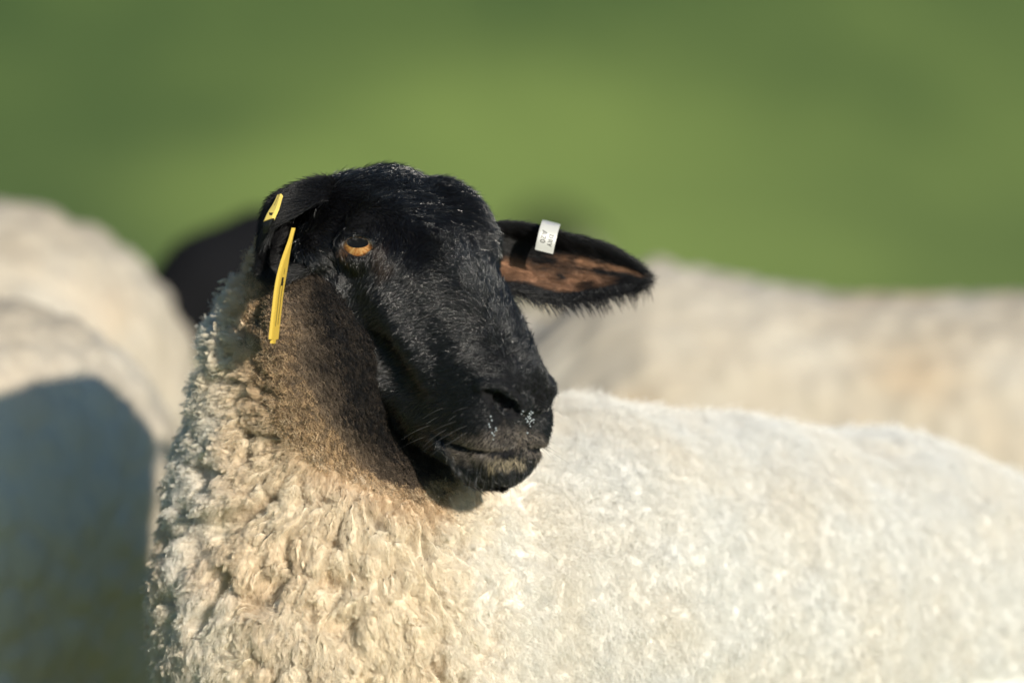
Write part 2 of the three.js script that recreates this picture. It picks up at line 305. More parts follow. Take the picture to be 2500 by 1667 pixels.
// 0 black hair, 1 brown cheek, 2 cream wool
function coat(p) {
  if (p.y < 0.42) return p.y < 0.3 ? 0 : lerp(0, 2, sstep(0.3, 0.42, p.y));
  const n = (fbm(p.x * 60, p.y * 60, p.z * 60, 3, 70) - 0.5), x = px(p) + n * 90, y = py(p) + n * 70;
  if (p.z < -0.33) return 2;
  const b = signed(x, y, BLACK), w = signed(x, y, BROWN);
  if (b < -60) return 0;
  if (w < 0 || b < 0) { return sstep(-30, 85, b) ** 1.7 + sstep(-110, 0, w) * 0.35; }
  return 1.35 + 0.65 * sstep(-10, 125, w);
}
const mix3 = (a, b, t) => [lerp(a[0], b[0], t), lerp(a[1], b[1], t), lerp(a[2], b[2], t)];
const C_BLACK = [0.0055, 0.0055, 0.0065], C_BROWN = [0.185, 0.135, 0.093], C_TAN = [0.50, 0.335, 0.185], C_CREAM = [0.67, 0.58, 0.44], C_WHITE = [0.68, 0.67, 0.635];
function coatColor(p, k) {
  if (k < 1) return mix3(C_BLACK, C_BROWN, k);
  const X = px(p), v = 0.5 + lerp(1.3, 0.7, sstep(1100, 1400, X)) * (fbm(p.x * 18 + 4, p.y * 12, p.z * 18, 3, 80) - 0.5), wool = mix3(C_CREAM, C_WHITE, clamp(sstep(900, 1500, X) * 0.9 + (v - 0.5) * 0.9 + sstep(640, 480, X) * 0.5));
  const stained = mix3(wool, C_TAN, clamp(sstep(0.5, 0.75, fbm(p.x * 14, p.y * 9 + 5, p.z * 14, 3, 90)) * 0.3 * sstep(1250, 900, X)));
  return k < 1.35 ? mix3(C_BROWN, C_TAN, (k - 1) / 0.35) : mix3(C_TAN, stained, (k - 1.35) / 0.65);
}
let parting = 0;
function lockRelief(p, k) {                              // metres out of the skin: soft swells, broken partings that fan out from the throat
  const X = px(p), Y = py(p), w1 = fbm(p.x * 28, p.y * 28, p.z * 28, 2, 100) - 0.5, w2 = fbm(p.x * 28 + 9, p.y * 28, p.z * 28, 2, 110) - 0.5;
  const dx = X - 890, dy = Y - 1010, r = Math.max(60, Math.hypot(dx, dy)), th = Math.atan2(dy, dx), lr = Math.log(r);
  const across = th * 11 + w1 * 1.7, along = lr * 4.0 + w2 * 1.4, deep = p.z * 40;
  const ridge = (a, b, c, q) => 1 - Math.abs(2 * noise(a, b, c, q) - 1);
  const part = sstep(0.76, 0.95, ridge(across, along * 0.9, deep * 0.5, 200)) * sstep(0.24, 0.40, noise(across * 0.6, along * 1.1, deep * 0.3, 210));
  const part2 = sstep(0.76, 0.95, ridge(across * 1.9 + 4, along * 1.3, deep * 0.7, 220)) * sstep(0.28, 0.45, noise(across * 0.8 + 7, along * 1.5, deep * 0.4, 230));
  parting = Math.max(part, part2 * 0.8);
  const swell = fbm(across * 0.55 + 20, along * 0.9, deep * 0.5, 2, 240) - 0.5, puff = noise(p.x * 85 + w1 * 2, p.y * 85 + w2 * 2, p.z * 85, 250) - 0.5;
  const amp = lerp(1, 0.12, sstep(1000, 1420, X)) * sstep(100, 260, r) * lerp(0.55, 1, sstep(430, 600, X)), left = sstep(640, 440, X);
  return (swell * 0.011 - part * 0.022 - part2 * 0.014 + puff * (0.006 + 0.001 * left)) * amp * sstep(1.2, 1.75, k) + puff * 0.002 - 0.0015 + (fbm(p.x * 24, p.y * 34, p.z * 24, 2, 260) - 0.5) * 0.007 * sstep(1150, 1500, X);
}
const earCoat = (uvx, uvy, p) => {                       // far ear: gingery skin in two hollows
  const n = fbm(p.x * 90, p.y * 140, p.z * 90, 2, 130) - 0.5;
  const a = sstep(0.10, 0.02, Math.abs(uvy - 0.36 + (uvx - 0.5) * -0.02 + n * 0.12)) * sstep(0.32, 0.42, uvx + n * 0.2) * sstep(0.92, 0.74, uvx);
  const b = sstep(0.2, 0.08, Math.abs(uvy - 0.62 + n * 0.15)) * sstep(0.66, 0.46, uvx + n * 0.2) * (0.75 + n);
  return clamp(Math.max(a * 0.85, b) - 0.55 * sstep(0.6, 0.8, noise(p.x * 70, p.y * 190, p.z * 70, 131)));
};

// ---------- furry coats: points on a surface, each carrying a small clump of hairs ----------
function scatter(g, count, weight) {
  const P = g.attributes.position, N = g.attributes.normal, I = g.index.array, acc = new Float64Array(I.length / 3), A = V(0, 0, 0), Bv = V(0, 0, 0), C = V(0, 0, 0), q = V(0, 0, 0); let sum = 0;
  for (let i = 0; i < acc.length; i++) {
    A.fromBufferAttribute(P, I[i * 3]); Bv.fromBufferAttribute(P, I[i * 3 + 1]); C.fromBufferAttribute(P, I[i * 3 + 2]); q.copy(A).add(Bv).add(C).divideScalar(3);
    sum += Bv.sub(A).cross(C.sub(A)).length() / 2 * weight(q, I[i * 3]); acc[i] = sum;
  }
  const out = []; let t = 0; const step = sum / count;
  for (let k = 0, at = rnd() * step; k < count && t < acc.length; k++, at += step * (0.5 + rnd())) {
    while (t < acc.length && acc[t] < at) t++; if (t >= acc.length) break;
    let u = rnd(), v = rnd(); if (u + v > 1) { u = 1 - u; v = 1 - v; } const w = 1 - u - v, a = I[t * 3], b = I[t * 3 + 1], c = I[t * 3 + 2];
    const f = (X) => V(X.getX(a) * w + X.getX(b) * u + X.getX(c) * v, X.getY(a) * w + X.getY(b) * u + X.getY(c) * v, X.getZ(a) * w + X.getZ(b) * u + X.getZ(c) * v);
    out.push({ p: f(P), n: f(N).normalize(), i: a });
  }
  return out;
}
// one hair: a thin three sided tapering tube along a path
function hairGeo(path, r, tip = 0.15) {
  const pos = [], nor = [], idx = [], m = path.length;
  for (let i = 0; i < m; i++) {
    const d = path[Math.min(i + 1, m - 1)].clone().sub(path[Math.max(i - 1, 0)]).normalize(), s = V(1, 0, 0.3).cross(d).normalize(), b = d.clone().cross(s), rr = r * lerp(1, tip, (i / (m - 1)) ** 1.5);
    for (let k = 0; k < 3; k++) { const a = k * 2.0944, v = s.clone().multiplyScalar(Math.cos(a)).addScaledVector(b, Math.sin(a)); nor.push(v.x, v.y, v.z); pos.push(path[i].x + v.x * rr, path[i].y + v.y * rr, path[i].z + v.z * rr); }
    if (i) for (let k = 0; k < 3; k++) { const a = (i - 1) * 3 + k, b2 = (i - 1) * 3 + (k + 1) % 3; idx.push(a, b2, a + 3, b2, b2 + 3, a + 3); }
  }
  const g = new THREE.BufferGeometry(); g.setAttribute('position', new THREE.Float32BufferAttribute(pos, 3)); g.setAttribute('normal', new THREE.Float32BufferAttribute(nor, 3)); g.setIndex(idx); return g;
}
// straight hairs leaning along +z, growing along +y (1 = one metre long hair; scaled per clump)
const straightClump = (n, spread, bend, r) => mergeGeometries(Array.from({ length: n }, () => {
  const ox = (rnd() - 0.5) * spread, oz = (rnd() - 0.5) * spread, len = 0.7 + rnd() * 0.6, dx = (rnd() - 0.5) * 0.3, lift = 0.75 + rnd() * 0.6;
  return hairGeo([0, 0.33, 0.67, 1].map((t) => V(ox + dx * t * len, (t - 0.42 * t * t) * 0.42 * lift * len, oz + t * len * (0.75 + bend * t))), r);
}));
// crimped wool fibres in a soft curl
const woolClump = (n, spread, r, crimp) => mergeGeometries(Array.from({ length: n }, () => {
  const ox = (rnd() - 0.5) * spread, oz = (rnd() - 0.5) * spread, ph = rnd() * 6.28, tw = 5 + rnd() * 5, len = 0.65 + rnd() * 0.7, cx = (rnd() - 0.5) * 0.7, cz = (rnd() - 0.2) * 0.6, cr = crimp * (0.6 + rnd() * 0.8);
  return hairGeo(Array.from({ length: 10 }, (_, i) => { const t = i / 9; return V(ox + cx * t * t + cr * Math.cos(ph + tw * t) * t, len * (t - 0.35 * t * t), oz + cz * t * t + cr * Math.sin(ph + tw * t) * t); }), r, 0.5);
}));
// one staple of wool: fibres that share a crimp and draw together at the tip
const lockClump = (n, spread, r, crimp) => { const ph = rnd() * 6.28, tw = 6 + rnd() * 4, cx = (rnd() - 0.5) * 0.5, cz = rnd() * 0.7; return mergeGeometries(Array.from({ length: n }, () => {
  const ox = (rnd() - 0.5) * spread, oz = (rnd() - 0.5) * spread, len = 0.8 + rnd() * 0.35, dp = ph + (rnd() - 0.5) * 0.9;
  return hairGeo(Array.from({ length: 9 }, (_, i) => { const t = i / 8, k = 1 - 0.72 * t; return V(ox * k + cx * t * t + crimp * Math.cos(dp + tw * t) * t, len * (t - 0.3 * t * t), oz * k + cz * t * t + crimp * Math.sin(dp + tw * t) * t); }), r, 0.6);
})); };
const hairMat = (rough, spec = 1, ior = 1.5) => new THREE.MeshPhysicalMaterial({ color: 0xffffff, roughness: rough, specularIntensity: spec, ior });
const M4 = new THREE.Matrix4(), Xv = V(0, 0, 0), Yv = V(0, 0, 0), Zv = V(0, 0, 0), COL = new THREE.Color();
function coatOf(name, geos, mat, points, place, parent, base, label) {
  const lists = geos.map(() => []);
  for (const q of points) { const r = place(q); if (r) lists[Math.floor(rnd() * geos.length)].push([q, r]); }
  geos.forEach((g, k) => {
    const im = new THREE.InstancedMesh(g, mat, lists[k].length); im.name = geos.length > 1 && k ? `${name}_${String(k).padStart(3, '0')}` : name; im.userData.kind = 'stuff'; if (label) im.userData.label = label; im.castShadow = im.receiveShadow = true; im.position.copy(base).negate();
    lists[k].forEach(([q, r], i) => {
      Yv.copy(r.up); Zv.copy(r.flow).addScaledVector(Yv, -r.flow.dot(Yv)); if (Zv.lengthSq() < 1e-6) Zv.set(Yv.y, -Yv.x, 0.1); Zv.normalize(); Xv.crossVectors(Yv, Zv);
      M4.makeBasis(Xv.clone().multiplyScalar(r.w ?? r.s), Yv.clone().multiplyScalar(r.s), Zv.clone().multiplyScalar(r.w ?? r.s)).setPosition(q.p.x, q.p.y, q.p.z);
      im.setMatrixAt(i, M4); im.setColorAt(i, COL.setRGB(...r.c));
    });
    parent.add(im);
  });
}
const tangent = (v, n) => v.clone().addScaledVector(n, -v.dot(n)).normalize();

// ---------- the ewe in focus ----------
{
  const base = V(B.chest.x + 0.3, 0, B.chest.z - 0.25);
  const t = thing('sheep', 'black faced ewe in sharp focus with a white tag on its outstretched ear', 'sheep', base, 'flock of black faced sheep');
  const put = (name, g, m, label) => { const q = part(name, g, m, t, label); q.position.copy(base).negate(); return q; };
  const lo = [1e9, 1e9, 1e9], hi = [-1e9, -1e9, -1e9];
  for (const a of [-0.1, 0.36]) for (const u of [-0.14, 0.1]) for (const l of [-0.12, 0.12]) glob(a, u, l).toArray().forEach((v, i) => { lo[i] = Math.min(lo[i], v); hi[i] = Math.max(hi[i], v); });
  const head = meshField(headField, lo, hi, 0.0022);
  let bare = meshField(bodyField, [-0.42, -0.01, -1.0], [0.75, 1.0, 0.2], 0.007);
  const once = subdivide(bare), front = (x, y, z) => z > -0.42 && y > 0.45 && W / 2 + x / MPP < 1750; const wool = subdivide(once, (x, y, z, i) => front(x, y, z) && once.attributes.normal.getZ(i) > -0.3);
  { const P = wool.attributes.position, N = wool.attributes.normal, p = V(0, 0, 0), n = V(0, 0, 0);
    for (let i = 0; i < P.count; i++) { p.fromBufferAttribute(P, i); n.fromBufferAttribute(N, i); const k = coat(p), h = lockRelief(p, k); P.setXYZ(i, p.x + n.x * h, p.y + n.y * h - Math.abs(h) * 0.2, p.z + n.z * h); }
    wool.computeVertexNormals(); }
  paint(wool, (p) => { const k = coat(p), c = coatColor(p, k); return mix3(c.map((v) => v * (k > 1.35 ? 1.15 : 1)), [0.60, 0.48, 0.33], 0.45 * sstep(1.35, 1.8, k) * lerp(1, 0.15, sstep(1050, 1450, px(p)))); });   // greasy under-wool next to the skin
  paint(head, (p) => coatColor(p, 0));
  const earPaint = (g, far) => { const uv = g.attributes.uv, c = []; for (let i = 0; i < uv.count; i++) { const p = V(0, 0, 0).fromBufferAttribute(g.attributes.position, i), k = far ? earCoat(uv.getX(i), uv.getY(i), p) : 0; c.push(...mix3(C_BLACK, [0.36, 0.19, 0.11], k)); } g.setAttribute('color', new THREE.Float32BufferAttribute(c, 3)); };
  earPaint(farEar, true); earPaint(nearEar, false);
  const strip = (g) => { const r = g.clone(); r.deleteAttribute('uv'); return r; };
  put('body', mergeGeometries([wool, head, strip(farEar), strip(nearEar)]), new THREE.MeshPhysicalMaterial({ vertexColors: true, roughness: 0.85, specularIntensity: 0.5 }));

  // hair of the face
  const faceClumps = [0, 1, 2].map(() => straightClump(5, 0.85, 0.25, 0.031));
  const faceFlow = (p, n) => { const [a, u, l] = loc(p), side = Math.sign(l) * sstep(0.015, 0.05, Math.abs(l)), w = fbm(p.x * 30, p.y * 30, p.z * 30, 2, 140) - 0.5;
    const crown = sstep(0.12, 0.05, a), f = uAx.clone().multiplyScalar(-0.9 * Math.abs(side) - 0.1).addScaledVector(lAx, 1.1 * side * (1 - Math.abs(side)) + w * 0.8).addScaledVector(aAx, lerp(0.3, -0.35, sstep(0.06, 0.17, a)) + 0.7 * sstep(0.3, 0.33, a) + w);
    return tangent(f.multiplyScalar(1 - 0.85 * crown).addScaledVector(V(0.8, -0.5, 0.05), crown).add(V(rnd() - 0.5, rnd() - 0.5, rnd() - 0.5).multiplyScalar(0.45 + 0.18 * crown)), n); };
  const skinTone = (p, q) => {                           // pale greyish hair on the lips
    const X = px(p), Y = py(p), n = (fbm(p.x * 150, p.y * 150, p.z * 150, 2, 150) - 0.5);
    const lip = sstep(46, 12, polyDist(X, Y, [[1125, 1085], [1190, 1082], [1250, 1052], [1300, 1075], [1325, 1095]]) + n * 40), low = sstep(22, 6, polyDist(X, Y, [[1205, 1116], [1268, 1117]]) + n * 26), lid = sstep(22, 8, polyDist(X, Y, [[838, 612], [846, 600]]) + n * 10) + sstep(34, 12, polyDist(X, Y, [[930, 618], [942, 645]]) + n * 30) * 0.2;
    return mix3(mix3(mix3(C_BLACK, [0.21, 0.172, 0.14], lip * 0.9), [0.42, 0.34, 0.22], low), [0.2, 0.11, 0.06], clamp(lid) * 0.7);
  };
  const near = (p) => (p.x - feat.eyeWorld.c.x) * feat.eyeWorld.n.x + (p.y - feat.eyeWorld.c.y) * feat.eyeWorld.n.y + (p.z - feat.eyeWorld.c.z) * feat.eyeWorld.n.z;
  const eyeX = (p) => { const e = feat.eye.c, q = toLocal(p); return Math.hypot(q.x - e.x, q.y - e.y, q.z - e.z); };
  const buried = (p) => bodyField(p) < -0.004;
  coatOf('face_hair', faceClumps, hairMat(0.24, 1, 1.8), scatter(head, 44000, (p) => buried(p) ? 0 : 1), (q) => {
    if (buried(q.p) || loc(q.p)[0] < -0.03) return null; const e = eyeX(q.p); if (e < 0.0262) return null;
    const [a, u] = loc(q.p), L3 = toLocal(q.p); if (a > 0.22 && (chain(L3, feat.nostril, 0) < 0.0085 || chain(L3, feat.mouth, 0) < 0.0032)) return null; const chin = sstep(-0.035, -0.05, u) * sstep(0.24, 0.29, a), poll = sstep(0.04, -0.02, a), guard = rnd() < 0.03;
    const s = (0.0068 + 0.004 * poll + 0.004 * chin - 0.0038 * sstep(0.22, 0.28, a) * (1 - chin) - 0.003 * sstep(0.046, 0.027, e)) * (0.8 + rnd() * 0.5) * (guard ? 1.7 : 1);
    const flow = chin > 0.3 ? tangent(DOWN.clone().addScaledVector(aAx, 0.25), q.n) : faceFlow(q.p, q.n);
    const up = q.n.clone().addScaledVector(flow, -(0.25 - 0.5 * chin - 0.35 * poll - (guard ? 0.5 : 0)) * 1).add(V(rnd() - 0.5, rnd() - 0.5, rnd() - 0.5).multiplyScalar(0.42)).normalize(), k = 0.7 + rnd() * 0.7;
    return { up, flow, s, c: skinTone(q.p).map((v) => v * k) };
  }, t, base, 'short glossy black hair of the face');

  // ears
  const earHair = (g, count, far) => scatter(g, count, () => 1).map((q) => ({ ...q, uv: [g.attributes.uv.getX(q.i), g.attributes.uv.getY(q.i)] }));
  for (const [g, far] of [[farEar, true], [nearEar, false]]) coatOf('ear_hair', far ? faceClumps.slice(0, 1) : faceClumps.slice(1, 2), hairMat(0.45), earHair(g, far ? 8000 : 13000, far), (q) => {
    if (!far && skull(...loc(q.p)) < -0.002) return null;
    const gold = far ? earCoat(q.uv[0], q.uv[1], q.p) : 0; if (gold > 0.4 && rnd() < 0.55) return null;
    const fringe = far ? sstep(0.84, 0.97, q.uv[1]) : 0, flow = tangent(far ? V(0.9, -0.25 - fringe * 1.6, 0.1) : V(-0.9, -0.5, 0.1), q.n), k = 0.7 + rnd() * 0.7;
    return { up: q.n.clone().addScaledVector(flow, fringe * 0.6).add(V(rnd() - 0.5, rnd() - 0.5, rnd() - 0.5).multiplyScalar(0.5)).normalize(), flow, s: (far ? 0.0065 + fringe * 0.006 : 0.0085) * (0.7 + rnd() * 0.6), c: mix3(C_BLACK, [0.30, 0.16, 0.09], gold * 0.9).map((v) => v * k) };
  }, t, base);

  // brown cheek and fleece
  const cheekClumps = [0, 1, 2].map(() => woolClump(8, 1.0, 0.032, 0.2)), woolClumps = [0, 1, 2, 3, 4].map(() => woolClump(14, 1.0, 0.0115, 0.14)), lockClumps = [0, 1, 2, 3, 4, 5].map(() => lockClump(18, 0.6, 0.0095, 0.12));
  const sideSeen = (p, n) => 0.25 + 0.75 * sstep(-0.35, 0.1, n.z);
  const pts = scatter(wool, 125000, (p, i) => { const z = wool.attributes.normal.getZ(i); if (p.y < 0.34 || skull(...loc(p)) < -0.004) return 0; const X = px(p); return (z < -0.3 ? 0.12 : 1) * lerp(1, 0.7, sstep(1100, 1700, X)) * (py(p) > 1750 ? 0.25 : 1) * (coat(p) < 1.5 ? 1.7 : 1); }).map((q) => ({ ...q, k: coat(q.p) }));
  coatOf('cheek_wool', cheekClumps, hairMat(0.6, 0.6), pts.filter((q) => q.k <= 1.5), (q) => {
    const flow = tangent(V(0.3, -1, 0.1), q.n), v = 0.35 + rnd() * 1.3, c = coatColor(q.p, clamp(q.k + (rnd() - 0.5) * 0.5, 0, 2));
    return { up: q.n.clone().addScaledVector(flow, 0.5 + rnd() * 0.5).add(V(rnd() - 0.5, rnd() - 0.5, rnd() - 0.5).multiplyScalar(0.8)).normalize(), flow, s: 0.0064 * (0.7 + rnd() * 0.6), c: c.map((x) => x * v) };
  }, t, base, 'short curly brown wool of the cheek');
  const locky = pts.filter((q) => q.k > 1.6 && px(q.p) < 1250 && Math.hypot(px(q.p) - 890, py(q.p) - 1010) > 170 && rnd() < 0.17 * sstep(1250, 1000, px(q.p)));
  coatOf('wool_locks', lockClumps, hairMat(0.85, 0.12), locky, (q) => {
    lockRelief(q.p, 2); if (parting > 0.35) return null; const X = px(q.p), rad = Math.atan2(py(q.p) - 1010, X - 890), flow = tangent(V(Math.cos(rad), -Math.sin(rad) - 0.25, 0.1), q.n), v = 1.22 + rnd() * 0.26, c = coatColor(q.p, q.k), n = V(fbm(q.p.x * 60, q.p.y * 60, q.p.z * 60, 1, 300) - 0.5, fbm(q.p.x * 60, q.p.y * 60, q.p.z * 60, 1, 310) - 0.5, 0).multiplyScalar(1.6);
    return { up: q.n.clone().addScaledVector(flow, 0.75 + rnd() * 0.6).add(n).add(V(rnd() - 0.5, rnd() - 0.5, rnd() - 0.5).multiplyScalar(0.35)).normalize(), flow, s: 0.0135 * (0.6 + rnd() * 0.75), w: 0.0115 * (0.7 + rnd() * 0.5), c: c.map((x) => x * v) };
  }, t, base, 'crimped locks of the neck and chest');
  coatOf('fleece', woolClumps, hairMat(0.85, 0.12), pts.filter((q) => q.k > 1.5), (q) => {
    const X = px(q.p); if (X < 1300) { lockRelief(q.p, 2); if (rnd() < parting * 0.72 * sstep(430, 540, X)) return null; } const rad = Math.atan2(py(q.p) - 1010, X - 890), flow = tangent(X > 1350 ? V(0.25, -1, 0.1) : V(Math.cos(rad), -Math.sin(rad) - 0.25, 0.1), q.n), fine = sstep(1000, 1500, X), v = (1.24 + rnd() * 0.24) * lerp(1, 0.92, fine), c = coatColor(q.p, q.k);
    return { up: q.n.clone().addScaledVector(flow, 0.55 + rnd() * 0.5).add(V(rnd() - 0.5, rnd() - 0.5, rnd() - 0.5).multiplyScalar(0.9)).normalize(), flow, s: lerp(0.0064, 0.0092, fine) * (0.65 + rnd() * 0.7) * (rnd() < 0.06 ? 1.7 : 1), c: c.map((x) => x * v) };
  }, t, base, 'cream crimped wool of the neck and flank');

  // eye
  const E = feat.eyeWorld, eyes = [[E.c, E.n, E.x, E.y]];
  { const q = feat.eye, m = (v) => aAx.clone().multiplyScalar(v.x).addScaledVector(uAx, v.y).addScaledVector(lAx, v.z); eyes.push([glob(q.c.x, q.c.y, q.c.z), m(q.n), m(q.x), m(q.y)]); }
  const wet = (o) => new THREE.MeshPhysicalMaterial({ roughness: 0.3, clearcoat: 1, clearcoatRoughness: 0.04, ...o });
  for (const [c, n, x, y] of eyes) {
    const frame = new THREE.Matrix4().makeBasis(x, y, n).setPosition(c.x, c.y, c.z);
    const cap = (r, ang, fn) => { const g = new THREE.SphereGeometry(r, 64, 40, 0, Math.PI * 2, 0, ang).rotateX(Math.PI / 2); fn && paint(g, fn); return g.applyMatrix4(frame); };
    const ball = put('eye', new THREE.SphereGeometry(0.0241, 40, 30).applyMatrix4(frame), wet({ color: 0x2a1a12 }));
    const iris = new THREE.Mesh(cap(0.02445, 0.92, (p) => { const r = Math.hypot(p.x, p.y) / 0.0194, a = Math.atan2(p.y, p.x), s = noise(Math.cos(a) * 14, Math.sin(a) * 14, r * 1.4, 160), d = noise(p.x * 900, p.y * 900, 0.5, 161);
      const c0 = mix3([0.30, 0.10, 0.022], [0.58, 0.35, 0.14], clamp((s - 0.35) * 1.9 + (d - 0.5) * 0.9 + 0.1)); return mix3(c0, [0.05, 0.02, 0.01], sstep(0.86, 1, r)); }), wet({ vertexColors: true }));
    iris.name = 'iris'; ball.add(iris);
        const pg = new THREE.RingGeometry(0.0001, 1, 40, 10), P = pg.attributes.position; for (let i = 0; i < P.count; i++) { const X = P.getX(i) * 0.0112 - 0.0014, Y = P.getY(i) * 0.0050 + 0.0006; P.setXYZ(i, X, Y, Math.sqrt(0.02465 ** 2 - X * X - Y * Y)); }
    const pupil = new THREE.Mesh(pg.applyMatrix4(frame), wet({ color: 0x020305, specularIntensity: 0.1, clearcoat: 0.5 })); pupil.name = 'pupil'; ball.add(pupil);
  }

  // ear tags
  const ribbon = (path, wide, thick, cols = 6) => {        // a flat strip along a path; wide(i) is its half width vector
    const n = path.length, pos = [], uv = [], idx = [], m = cols + 1;
    for (const s of [1, -1]) for (let i = 0; i < n; i++) { const d = path[Math.min(i + 1, n - 1)].clone().sub(path[Math.max(i - 1, 0)]).normalize(), w = wide(i / (n - 1)), nn = w.clone().cross(d).normalize();
      for (let j = 0; j <= cols; j++) { const u = 2 * j / cols - 1, p = path[i].clone().addScaledVector(w, u).addScaledVector(nn, s * thick / 2 * (Math.abs(u) === 1 ? 0.75 : 1)); pos.push(p.x, p.y, p.z); uv.push(j / cols, 1 - i / (n - 1)); } }
    const o = n * m, q = (a, b, c, d) => idx.push(a, b, c, a, c, d);
    for (let i = 0; i + 1 < n; i++) for (let j = 0; j < cols; j++) { const a = i * m + j; q(a, a + 1, a + m + 1, a + m); q(o + a, o + a + m, o + a + m + 1, o + a + 1); }
    for (let i = 0; i + 1 < n; i++) for (const [j, f] of [[0, 0], [cols, 1]]) { const a = i * m + j; f ? q(a, o + a, o + a + m, a + m) : q(a, a + m, o + a + m, o + a); }
    for (let j = 0; j < cols; j++) { q(j, o + j, o + j + 1, j + 1); const a = (n - 1) * m + j; q(a, a + 1, o + a + 1, o + a); }
    const g = new THREE.BufferGeometry(); g.setAttribute('position', new THREE.Float32BufferAttribute(pos, 3)); g.setAttribute('uv', new THREE.Float32BufferAttribute(uv, 2)); g.setIndex(idx);
    const f = g.toNonIndexed(); f.computeVertexNormals(); return f;
  };
  const canvasTex = (w, h, draw) => { const c = document.createElement('canvas'); c.width = w; c.height = h; const x = c.getContext('2d'); draw(x); const t2 = new THREE.CanvasTexture(c); t2.colorSpace = THREE.SRGBColorSpace; return t2; };
  const curve = (pts, n) => new THREE.CatmullRomCurve3(pts.map((q) => K(...q)), false, 'centripetal').getPoints(n);
  const plastic = (o) => new THREE.MeshPhysicalMaterial({ roughness: 0.38, ...o });
  { // white loop tag over the upper rim of the outstretched ear
    const path = curve([[1328, 614, -0.098], [1333, 590, -0.096], [1339, 565, -0.098], [1344, 549, -0.104], [1346, 544, -0.114], [1345, 547, -0.128], [1340, 570, -0.15], [1333, 600, -0.172]].map(([x, y, d]) => [x, y, d + 0.03]), 48), w = K(1350, 585, -0.1).sub(K(1306, 574, -0.098)).multiplyScalar(0.5);
    const tex = canvasTex(256, 1024, (x) => { x.fillStyle = '#b4b3ae'; x.fillRect(0, 0, 256, 1024); x.fillStyle = '#2e2e2a';
      x.save(); x.translate(150, 765); x.rotate(Math.PI / 2); x.font = 'bold 88px sans-serif'; x.fillText('DRY', 0, 0); x.restore();
      x.save(); x.translate(44, 735); x.rotate(Math.PI / 2); x.font = 'bold 98px sans-serif'; x.fillText('A20', 0, 0); x.restore();
      x.strokeStyle = '#8d8da0'; x.lineWidth = 14; x.beginPath(); x.moveTo(60, 590); x.lineTo(190, 588); x.stroke();
      for (let i = 0; i < 260; i++) { x.fillStyle = `rgba(120,112,88,${0.05 + rnd() * 0.16})`; x.fillRect(rnd() * 256, 760 + rnd() * 264, 2 + rnd() * 9, 1 + rnd() * 5); } });
    tex.flipY = true; const g = ribbon(path, () => w, 0.0022, 8); const U = g.attributes.uv; for (let i = 0; i < U.count; i++) U.setXY(i, U.getX(i), 1 - U.getY(i));
    put('ear_tag', g, plastic({ map: tex }), 'white plastic loop tag with dark lettering on the outstretched ear');
  }
  { // long yellow flag hanging from the drooping ear
    const path = curve([[716, 556, 0.036], [707, 590, 0.046], [694, 640, 0.056], [682, 700, 0.065], [674, 765, 0.068], [667, 828, 0.069]], 40), side = camR.clone().multiplyScalar(0.22).addScaledVector(camB, -0.95).normalize();
    const half = (v) => side.clone().multiplyScalar(lerp(0.0022, 0.0135, sstep(0.1, 0.55, v)));
    const tex = canvasTex(128, 512, (x) => { x.fillStyle = '#d4b24a'; x.fillRect(0, 0, 128, 512); x.fillStyle = '#26241c'; x.fillRect(46, 268, 34, 34); x.fillRect(40, 300, 9, 160); x.fillRect(78, 284, 9, 170); x.fillRect(64, 230, 8, 26); for (let i = 0; i < 60; i++) { x.fillStyle = `rgba(120,80,20,${rnd() * 0.25})`; x.fillRect(rnd() * 128, rnd() * 512, 1 + rnd() * 3, 1 + rnd() * 6); } });
    const flag = put('ear_tag', ribbon(path, half, 0.0034, 8), plastic({ map: tex }), 'long yellow flag tag hanging from the drooping ear');
    const foot = new THREE.Mesh(ribbon(curve([[668, 824, 0.070], [665, 838, 0.0695]], 3), () => side.clone().multiplyScalar(0.006), 0.003, 2), plastic({ color: 0xd9b64c })); foot.name = 'tab'; flag.add(foot);
  }
  { // short yellow clip on the outer rim of the drooping ear
    const w = (v) => K(0, 0, 0).set(0, 0, 0).add(camR.clone().multiplyScalar(0.86).addScaledVector(camU, 0.28).addScaledVector(camB, 0.4).normalize().multiplyScalar(lerp(0.0026, 0.0054, sstep(0.0, 0.75, v))));
    const tex = canvasTex(128, 256, (x) => { x.fillStyle = '#dfc566'; x.fillRect(0, 0, 128, 256); x.fillStyle = '#2a271c'; x.fillRect(58, 0, 9, 110); x.beginPath(); x.moveTo(30, 178); x.lineTo(100, 196); x.lineTo(98, 222); x.lineTo(60, 212); x.lineTo(50, 200); x.fill(); });
    const clip = put('ear_tag', ribbon(curve([[683, 478, 0.026], [674, 500, 0.036], [665, 518, 0.042], [656, 538, 0.045]], 20), w, 0.004, 8), plastic({ map: tex }), 'short yellow clip tag on the outer rim of the drooping ear');
    const collar = new THREE.Mesh(ribbon(curve([[656, 537, 0.0452], [652, 552, 0.044], [649, 565, 0.04]], 8), (v) => w(1).multiplyScalar(1.05 - 0.5 * v), 0.0045, 4), plastic({ color: 0x08090a, roughness: 0.5 })); collar.name = 'collar'; clip.add(collar);
  }
